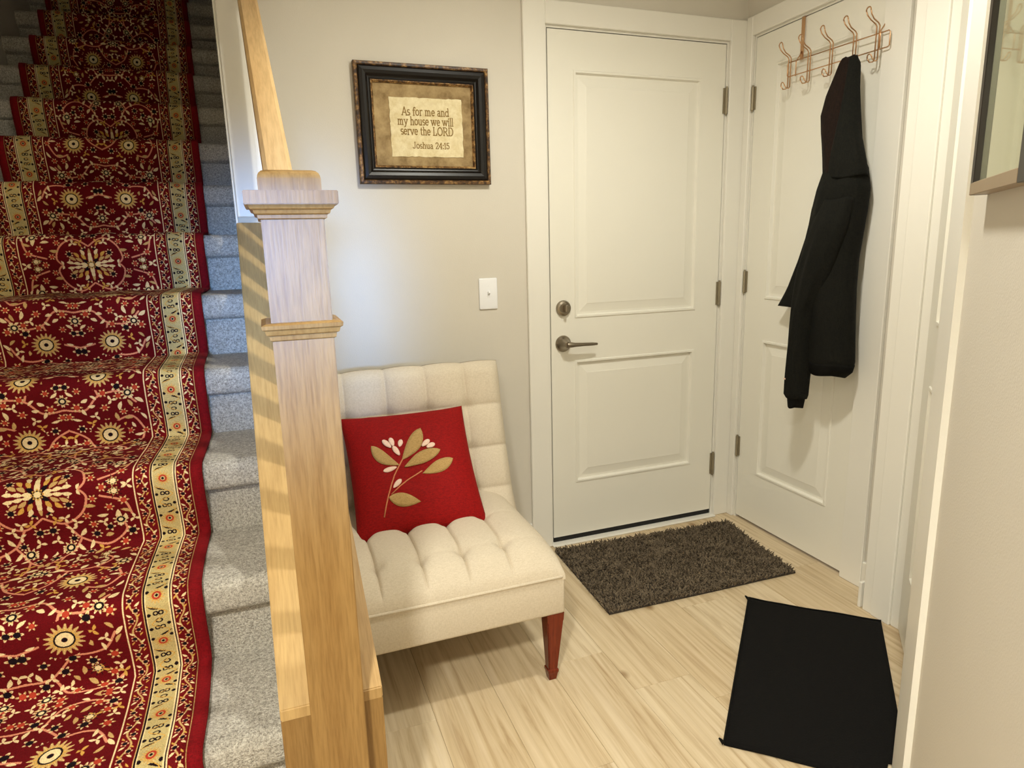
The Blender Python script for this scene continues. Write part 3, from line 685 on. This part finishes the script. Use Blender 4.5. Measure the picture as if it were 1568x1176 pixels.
G = {  # glyph strokes on a unit x-height
 'A': (1.25, [[(.1, 0), (.62, 1.45)], [(.62, 1.45), (1.12, 0)], [(.3, .48), (.93, .48)], sf(.1, 0), sf(1.12, 0)]),
 's': (.72, [A(.36, .74, .25, .24, 40, 270, 9)+A(.36, .26, .26, .24, 90, -140, 9)]),
 'f': (.66, [A(.5, 1.15, .22, .28, 30, 180, 6)+[(.28, 0)], [(.06, .92), (.56, .92)], sf(.28, 0)]),
 'o': (.95, [A(.46, .5, .36, .48, 0, 360, 18)]),
 'r': (.72, [[(.22, .95), (.22, 0)], A(.5, .62, .28, .34, 175, 50, 6), sf(.22, 0), [(.06, .95), (.22, .95)]]),
 'm': (1.55, [[(.22, .95), (.22, 0)], A(.47, .62, .25, .34, 180, 0, 8)+[(.72, 0)], A(.97, .62, .25, .34, 180, 0, 8)+[(1.22, 0)], sf(.22, 0), sf(.72, 0), sf(1.22, 0), [(.06, .95), (.22, .95)]]),
 'e': (.86, [[(.12, .52), (.74, .52)]+A(.43, .5, .32, .47, 0, 315, 16)]),
 'a': (.88, [A(.36, .66, .26, .30, 150, 0, 8)+[(.62, 0)], A(.36, .26, .25, .26, 60, 330, 12), [(.62, .0), (.78, .02)]]),
 'n': (1.02, [[(.22, .95), (.22, 0)], A(.49, .62, .27, .34, 180, 0, 8)+[(.76, 0)], sf(.22, 0), sf(.76, 0), [(.06, .95), (.22, .95)]]),
 'd': (1.0, [[(.74, 1.45), (.74, 0)], A(.42, .48, .32, .46, 20, 340, 14), [(.56, 1.45), (.74, 1.45)], [(.74, 0), (.9, 0)]]),
 'y': (.98, [[(.12, .95), (.46, .1)], [(.82, .95), (.40, -.12), (.22, -.4), (.06, -.4)], sf(.12, .95), sf(.82, .95)]),
 'h': (1.02, [[(.22, 1.45), (.22, 0)], A(.49, .62, .27, .34, 180, 0, 8)+[(.76, 0)], sf(.22, 0), sf(.76, 0), [(.06, 1.45), (.22, 1.45)]]),
 'u': (1.02, [[(.2, .95)]+A(.47, .34, .27, .34, 180, 360, 8)+[(.74, .95)], [(.74, .95), (.74, 0)], [(.04, .95), (.2, .95)], [(.58, .95), (.74, .95)], [(.74, 0), (.9, 0)]]),
 'w': (1.42, [[(.1, .95), (.4, 0), (.68, .9), (.96, 0), (1.26, .95)], sf(.1, .95), sf(.68, .95), sf(1.26, .95)]),
 'i': (.48, [[(.24, .95), (.24, 0)], sf(.24, 0), [(.08, .95), (.24, .95)], A(.24, 1.3, .05, .06, 0, 360, 6)]),
 'l': (.48, [[(.24, 1.45), (.24, 0)], sf(.24, 0), [(.08, 1.45), (.24, 1.45)]]),
 'v': (.98, [[(.12, .95), (.47, 0), (.82, .95)], sf(.12, .95), sf(.82, .95)]),
 't': (.64, [[(.27, 1.28), (.27, .2)]+A(.43, .2, .16, .2, 180, 300, 5), [(.06, .92), (.54, .92)]]),
 'L': (1.08, [[(.25, 1.45), (.25, 0), (.92, 0), (.94, .32)], sf(.25, 1.45), sf(.2, 0)]),
 'O': (1.4, [A(.68, .72, .55, .72, 0, 360, 22)]),
 'R': (1.28, [[(.25, 1.45), (.25, 0)], [(.25, 1.45)]+A(.62, 1.08, .36, .37, 90, -90, 8)+[(.25, .71)], [(.6, .7), (1.1, 0)], sf(.25, 0), sf(1.1, 0), [(.06, 1.45), (.25, 1.45)]]),
 'D': (1.35, [[(.25, 1.45), (.25, 0)], [(.08, 1.45), (.55, 1.45)]+A(.58, .725, .58, .725, 90, -90, 12)+[(.08, 0)]]),
 'J': (.95, [[(.62, 1.45), (.62, .35)]+A(.36, .34, .26, .34, 0, -170, 8), sf(.62, 1.45)]),
 '2': (.95, [A(.45, 1.06, .33, .38, 170, -30, 9)+[(.12, .02), (.8, .02), (.82, .3)]]),
 '4': (.98, [[(.66, 0), (.66, 1.42), (.08, .46), (.9, .46)], sf(.66, 0)]),
 ':': (.42, [A(.2, .12, .06, .07, 0, 360, 6), A(.2, .85, .06, .07, 0, 360, 6)]),
 '1': (.62, [[(.12, 1.2), (.33, 1.42), (.33, 0)], sf(.33, 0)]),
 '5': (.95, [[(.78, 1.42), (.24, 1.42), (.2, .82)]+A(.42, .48, .36, .44, 130, -160, 12)]),
 ' ': (.55, [])}
def write(text, cx, base, width, hgt):
    sc = hgt/1.45; adv = sum(G[c][0] for c in text); sx = width/(adv*sc); V = []; F = []; x = 0; hw = .105
    for c in text:
        for st_ in G[c][1]:
            for (xa, ya), (xb, yb_) in zip(st_, st_[1:]):
                d = Vector((xb-xa, yb_-ya)); 
                if d.length < 1e-6: continue
                d.normalize(); n = Vector((-d.y, d.x))*hw*(1 if abs(d.y) > .35 else .72); e = d*hw*.45; k = len(V)
                for px_, py_ in ((xa-e.x+n.x, ya-e.y+n.y), (xb+e.x+n.x, yb_+e.y+n.y), (xb+e.x-n.x, yb_+e.y-n.y), (xa-e.x-n.x, ya-e.y-n.y)):
                    V.append((cx-width/2+(x+px_)*sc*sx, -.0086-.00002*(k % 7), base+py_*sc))
                F.append((k, k+1, k+2, k+3))
        x += G[c][0]
    o = pyd('lettering', V, F, M_ink, pf); return o
# lines of the verse, placed on the paper
write('As for me and', .007, .034, .172, .027); write('my house we will', .006, .002, .203, .027); write('serve the LORD', .010, -.031, .193, .027); write('Joshua 24:15', .022, -.077, .136, .021)

# ------------------------------------------------------------------ light switch
M_plate = mat('white_plastic', lin(242, 243, 246), .3)
sw = tag(empty('light_switch', (-1.169, 0, 1.096)), 'white toggle light switch plate between chair and entry door', 'light switch')
b = MB(); b.box(-.037, .037, -.007, 0, -.060, .060, .004, 3); autosmooth(b.build('plate', M_plate, sw), 50)
b = MB(); b.box(-.006, .006, -.0082, -.006, -.013, .013, .0008, 1); b.build('toggle_slot', M_plate, sw)
b = MB(); b.loft([[(-.0045, -.007, -.006), (.0045, -.007, -.006), (.0045, -.007, .006), (-.0045, -.007, .006)], [(-.0035, -.020, .004), (.0035, -.020, .004), (.0035, -.018, .012), (-.0035, -.018, .012)]]); b.build('toggle', M_plate, sw)
for z in (-.030, .030): b = MB(); b.lathe([(0, .0075), (.0032, .0075), (.0034, .006), (0, .006)], (0, 0, z), 'y', 12); b.build('screw', M_plate, sw)

# ------------------------------------------------------------------ shag rug
rg = tag(empty('shag_rug', (-.53, -.34, 0)), 'dark grey brown shaggy bath rug in front of the entry door', 'rug')
RI = Matrix.Translation((.53, .34, 0))
rc = [Vector(p) for p in ((-.955, -.590, 0), (-.150, -.606, 0), (-.088, -.112, 0), (-.932, -.068, 0))]
def rp(u, v): return rc[0].lerp(rc[1], u).lerp(rc[3].lerp(rc[2], u), v)
V, F = grid(24, 16, lambda u, v: tuple(rp(u, v)+Vector((0, 0, .0075+.001*math.sin(u*9)))))
o = pyd('backing', V, F, M_backing, rg); md = o.modifiers.new('thickness', 'SOLIDIFY'); md.thickness = .006; o.matrix_parent_inverse = RI
V = []; F = []; NU_, NV_ = 118, 76
for j in range(NV_):
    for i in range(NU_):
        u = (i+.5+random.uniform(-.45, .45))/NU_; v = (j+.5+random.uniform(-.45, .45))/NV_; p = rp(u, v); p.z = .006
        cl_ = math.sin(u*31+2*math.sin(v*17))*math.sin(v*23+2*math.sin(u*13)); L = random.uniform(.009, .016)*(1+.35*cl_); a = random.uniform(0, 6.28)+cl_*2; ln_ = random.uniform(.006, .018)
        ex = Vector((math.cos(a)*ln_, math.sin(a)*ln_, L)); r = random.uniform(.0028, .0042); k = len(V); a2 = random.uniform(0, 6.28)
        for q in range(3): V.append((p.x+r*math.cos(a2+q*2.09), p.y+r*math.sin(a2+q*2.09), p.z))
        for q in range(3): V.append((p.x+ex.x*.55+r*.95*math.cos(a2+q*2.09), p.y+ex.y*.55+r*.95*math.sin(a2+q*2.09), p.z+L*.75))
        V.append((p.x+ex.x, p.y+ex.y, p.z+L))
        for q in range(3): q2 = (q+1) % 3; F += [(k+q, k+q2, k+3+q2, k+3+q), (k+3+q, k+3+q2, k+6)]
me = bpy.data.meshes.new('pile'); me.from_pydata(V, [], F); o = link('pile', me, M_pile, rg); o['kind'] = 'stuff'; o.matrix_parent_inverse = RI

# ------------------------------------------------------------------ black mat before the angled door
bm_ = tag(empty('black_floor_mat', (-.55, -1.1, 0)), 'plain black floor mat before the angled doorway', 'floor mat')
c0, c1, c2, c3 = Vector((-.449, -.698)), Vector((-.138, -.982)), Vector((-.592, -1.474)), Vector((-.978, -1.244))
c2 = c1+(c3-c0)*.80
def mp(u, v):
    p = c0.lerp(c1, u).lerp(c3.lerp(c2+(c3-c0)*.20, u), v)
    bow = .012*math.sin(math.pi*v); p = p+Vector((-.6, .6))*0
    z = .0062+.002*math.sin(u*7+v*3)**2+.006*max(0, .06-min(u, v))/.06*math.exp(-((u-v)/.1)**2)
    lim = 1.638
    q = Vector((p.x, p.y, 0))-CB
    if q.dot(TT) < lim and q.dot(NN) > .252: p = p+Vector((TT.x, TT.y))*(lim-q.dot(TT))
    return (p.x, p.y, z)
V, F = grid(30, 44, mp); o = pyd('mat_sheet', V, F, M_mat, bm_, True); md = o.modifiers.new('thickness', 'SOLIDIFY'); md.thickness = .005; md.offset = -1; o.matrix_parent_inverse = Matrix.Translation((.55, 1.1, 0))
edge_pts = [mp(u/30, 0) for u in range(31)]; edge_l = [mp(0, v/44) for v in range(45)]
b = MB(); b.tube([(x, y, z+.001) for x, y, z in edge_pts], .003, 6); b.tube([(x, y, z+.001) for x, y, z in edge_l], .003, 6)
for q in (mp(0, 0), mp(0, 1)): b.tube([(q[0], q[1], .006), (q[0]-.003, q[1]+.008, .012), (q[0]-.006, q[1]+.013, .015)], [.005, .004, .002], 6)
o = b.build('bound_edge', M_rib, bm_, True); o.matrix_parent_inverse = Matrix.Translation((.55, 1.1, 0))

# ------------------------------------------------------------------ coat rack over door 2
rk = tag(empty('over_door_coat_rack', (-.03, -.49, 1.9)), 'copper wire coat rack with five double hooks over the narrow door', 'coat rack')
KI = Matrix.Translation((.03, .49, -1.9))
def kp(o): o.matrix_parent_inverse = KI; return o
WX = -.030; r0 = .0021
b = MB(); b.tube([(WX, -.284, 1.927), (WX, -.722, 1.917), (WX, -.727, 1.912), (WX, -.727, 1.872), (WX, -.722, 1.868), (WX, -.284, 1.877), (WX, -.279, 1.882), (WX, -.279, 1.922), (WX, -.284, 1.927)], r0, 8); kp(b.build('wire_rail', M_copper, rk, True))
hooks_y = [-.292, -.390, -.492, -.592, -.682]
for y in hooks_y:
    zz = 1.927-(y+.284)*(-.010/.438)*-1
    b = MB(); g = .006
    for s_ in (-1, 1):
        b.tube([(WX-.003, y+s_*g, 1.838), (WX-.003, y+s_*g, 1.940), (WX-.010, y+s_*g, 1.948), (WX-.030, y+s_*g*1.0, 1.958), (WX-.043, y+s_*g*1.3, 1.970), (WX-.049, y+s_*g*1.5, 1.983)], r0, 7)
    b.tube([(WX-.049, y+g*1.5*math.cos(a), 1.983+.010*math.sin(a)) for a in [math.pi*k/8 for k in range(9)]], r0, 7)
    for s_ in (-1, 1): b.tube([(WX-.003, y+s_*g, 1.840), (WX-.008, y+s_*g*1.2, 1.834), (WX-.020, y+s_*g*1.5, 1.832), (WX-.030, y+s_*g*1.5, 1.842)], r0, 7)
    b.tube([(WX-.030-.004*math.sin(a), y+g*1.5*math.cos(a), 1.842+.012*math.sin(a)) for a in [math.pi*k/8 for k in range(9)]], r0, 7)
    kp(b.build('hook', M_copper, rk, True))
for y in (-.322, -.690):
    b = MB(); b.box(-.0068, -.0050, y-.008, y+.008, 1.93, 2.0795); b.box(-.0068, .045, y-.008, y+.008, 2.0775, 2.0795); kp(b.build('strap', M_copper, rk))
    b = MB(); b.tube([(-.006, y, 1.96), (-.018, y, 1.94), (WX, y, 1.924), (WX, y, 1.872)], .0022, 7); kp(b.build('strap_wire', M_copper, rk, True))

# ------------------------------------------------------------------ black hoodie on the rack
ct = tag(empty('black_hoodie', (-.1, -.62, .66)), 'black hooded jacket hanging by its hood from the coat rack', 'jacket')
def cloth(name, rows_, m=M_coat, seg=40, folds=.06, ph=0, sub=6, cap=True, parent=ct):
    """rows: (z, left, right edge as seen at x=-.1, centre x, half depth)"""
    R = []; 
    full = []
    for a, c in zip(rows_, rows_[1:]):
        for k in range(sub):
            t = k/sub; tt = t*t*(3-2*t)*.5+t*.5; full.append(tuple(p+(q-p)*tt for p, q in zip(a, c)))
    full.append(rows_[-1])
    for z, yl, yr, xc, a in full:
        yc0 = (yl+yr)/2; h = abs(yl-yr)/2; m_ = (yc0+2.449)/(xc+1.969); a = min(a, h/m_*.8); bb = math.sqrt(max(1e-6, h*h-(m_*a)**2)); yc = yc0-m_*(-.1-xc); ring = []
        for k in range(seg):
            th = 2*math.pi*k/seg; fo = 1+folds*(math.sin(5*th+ph+z*7)+.6*math.sin(9*th-ph*2-z*11))*(.35+.65*abs(math.sin(th*.5+.6)))
            ring.append((min(xc+a*fo*math.cos(th), -.012), yc+bb*(1+(fo-1)*.5)*math.sin(th), z+.004*math.sin(3*th+ph)))
        R.append(ring)
    b = MB(); b.loft(R, cap); o = b.build(name, m, parent, True); o.matrix_parent_inverse = Matrix.Translation((.1, .62, -.66)) if parent is ct else Matrix(); return o
cloth('hood', [(1.862, -.622, -.664, -.070, .012), (1.856, -.608, -.676, -.072, .022), (1.842, -.598, -.686, -.074, .030), (1.80, -.580, -.690, -.080, .04), (1.74, -.550, -.692, -.085, .05), (1.68, -.531, -.700, -.09, .055), (1.62, -.538, -.712, -.095, .06), (1.54, -.552, -.735, -.098, .062), (1.48, -.560, -.752, -.098, .062)], m=M_lining, folds=.035, ph=.8)
cloth('hood_outer', [(1.856, -.640, -.674, -.078, .012), (1.83, -.636, -.688, -.082, .03), (1.76, -.628, -.692, -.095, .035), (1.68, -.615, -.703, -.105, .042), (1.60, -.598, -.716, -.112, .048), (1.52, -.575, -.742, -.112, .054), (1.47, -.562, -.754, -.108, .056)], folds=.03, ph=.2)
cloth('torso', [(1.535, -.585, -.730, -.098, .05), (1.50, -.560, -.750, -.098, .06), (1.435, -.535, -.766, -.10, .075), (1.37, -.518, -.763, -.10, .08), (1.31, -.510, -.757, -.10, .08), (1.20, -.50, -.744, -.10, .078), (1.10, -.505, -.745, -.10, .075), (1.02, -.515, -.749, -.10, .07), (.93, -.53, -.755, -.098, .066), (.85, -.545, -.760, -.096, .062), (.815, -.550, -.752, -.095, .055), (.80, -.553, -.735, -.094, .045)], folds=.05, ph=2.1)
cloth('hem_band', [(.836, -.552, -.760, -.096, .062), (.812, -.556, -.752, -.095, .055), (.79, -.560, -.725, -.094, .045)], M_rib, folds=.05, ph=2.1, sub=3)
cloth('front_flap', [(1.36, -.516, -.60, -.075, .02), (1.30, -.505, -.60, -.072, .022), (1.191, -.464, -.59, -.068, .022), (1.092, -.418, -.57, -.064, .02), (1.030, -.380, -.56, -.060, .018), (1.016, -.371, -.56, -.060, .017)], folds=.05, ph=.3)
sl_ = cloth('sleeve', [(1.40, -.56, -.70, -.145, .035), (1.32, -.515, -.69, -.155, .05), (1.24, -.492, -.665, -.16, .055), (1.16, -.468, -.638, -.162, .055), (1.09, -.458, -.612, -.162, .052), (1.02, -.450, -.585, -.16, .05), (.95, -.445, -.576, -.157, .05), (.867, -.440, -.569, -.154, .05), (.77, -.437, -.562, -.15, .048), (.705, -.436, -.558, -.148, .044), (.692, -.445, -.552, -.148, .036)], folds=.07, ph=1.2)
cloth('cuff', [(.715, -.445, -.552, -.148, .034), (.69, -.452, -.545, -.148, .034), (.655, -.458, -.538, -.147, .032)], M_rib, folds=.02, ph=1.2, sub=3, parent=sl_)
o = MB().box(-.2035, -.2015, -.548, -.540, .764, .769).build('sleeve_tag', M_petal, sl_)

# ------------------------------------------------------------------ tall glazed picture on the angled wall
M_esp = mat('espresso_frame', lin(26, 16, 12), .35)
M_taupe = mat('taupe_frame_rail', lin(150, 130, 104), .4)
M_glass = mat('glazed_print', lin(196, 198, 168), .03, spec=.8); M_glass.node_tree.nodes['Principled BSDF'].inputs['Metallic'].default_value = .55
org = aw(1.375, .27); gp = tag(empty('glazed_picture', (org.x, org.y, 1.338), -math.pi+math.radians(46)), 'tall dark framed glass picture on the angled wall by the casing', 'picture frame')
# local x runs along the wall towards the viewer, -y out of the wall
GW, GH = .335, .78
for p, mt, nm in (((0, .020, -.026, -.001, 0, GH), M_esp, 'frame_stile'), ((GW-.050, GW, -.026, -.001, 0, GH), M_esp, 'frame_stile'), ((.0, GW-.05, -.0262, -.001, 0, .020), M_taupe, 'frame_rail'), ((.020, GW-.05, -.026, -.001, GH-.02, GH), M_esp, 'frame_rail')):
    MB().box(*p, .001, 1).build(nm, mt, gp)
MB().box(.0195, GW-.0495, -.017, -.003, .0195, GH-.0195).build('glazing', M_glass, gp)

# ------------------------------------------------------------------ ceiling lamps
M_dome = mat('lamp_glass', lin(255, 244, 222), .4); bn = M_dome.node_tree.nodes['Principled BSDF']; bn.inputs['Emission Color'].default_value = (1, .84, .6, 1); bn.inputs['Emission Strength'].default_value = 3
for loc, lb in ((FOYER_LAMP, 'round recessed downlight in the ceiling over the entry'), (HALL_LAMP, 'round recessed downlight in the hall ceiling by the stairs')):
    r = tag(empty('recessed_downlight', (loc[0], loc[1], CEIL)), lb, 'ceiling lamp')
    b = MB(); b.lathe([(.085, 0), (.085, -.006), (.07, -.008), (.065, 0)]); b.build('trim_ring', M_white, r)
    b = MB(); b.lathe([(0, -.002), (.066, -.002), (.066, -.004), (0, -.004)]); b.build('lens', M_dome, r)
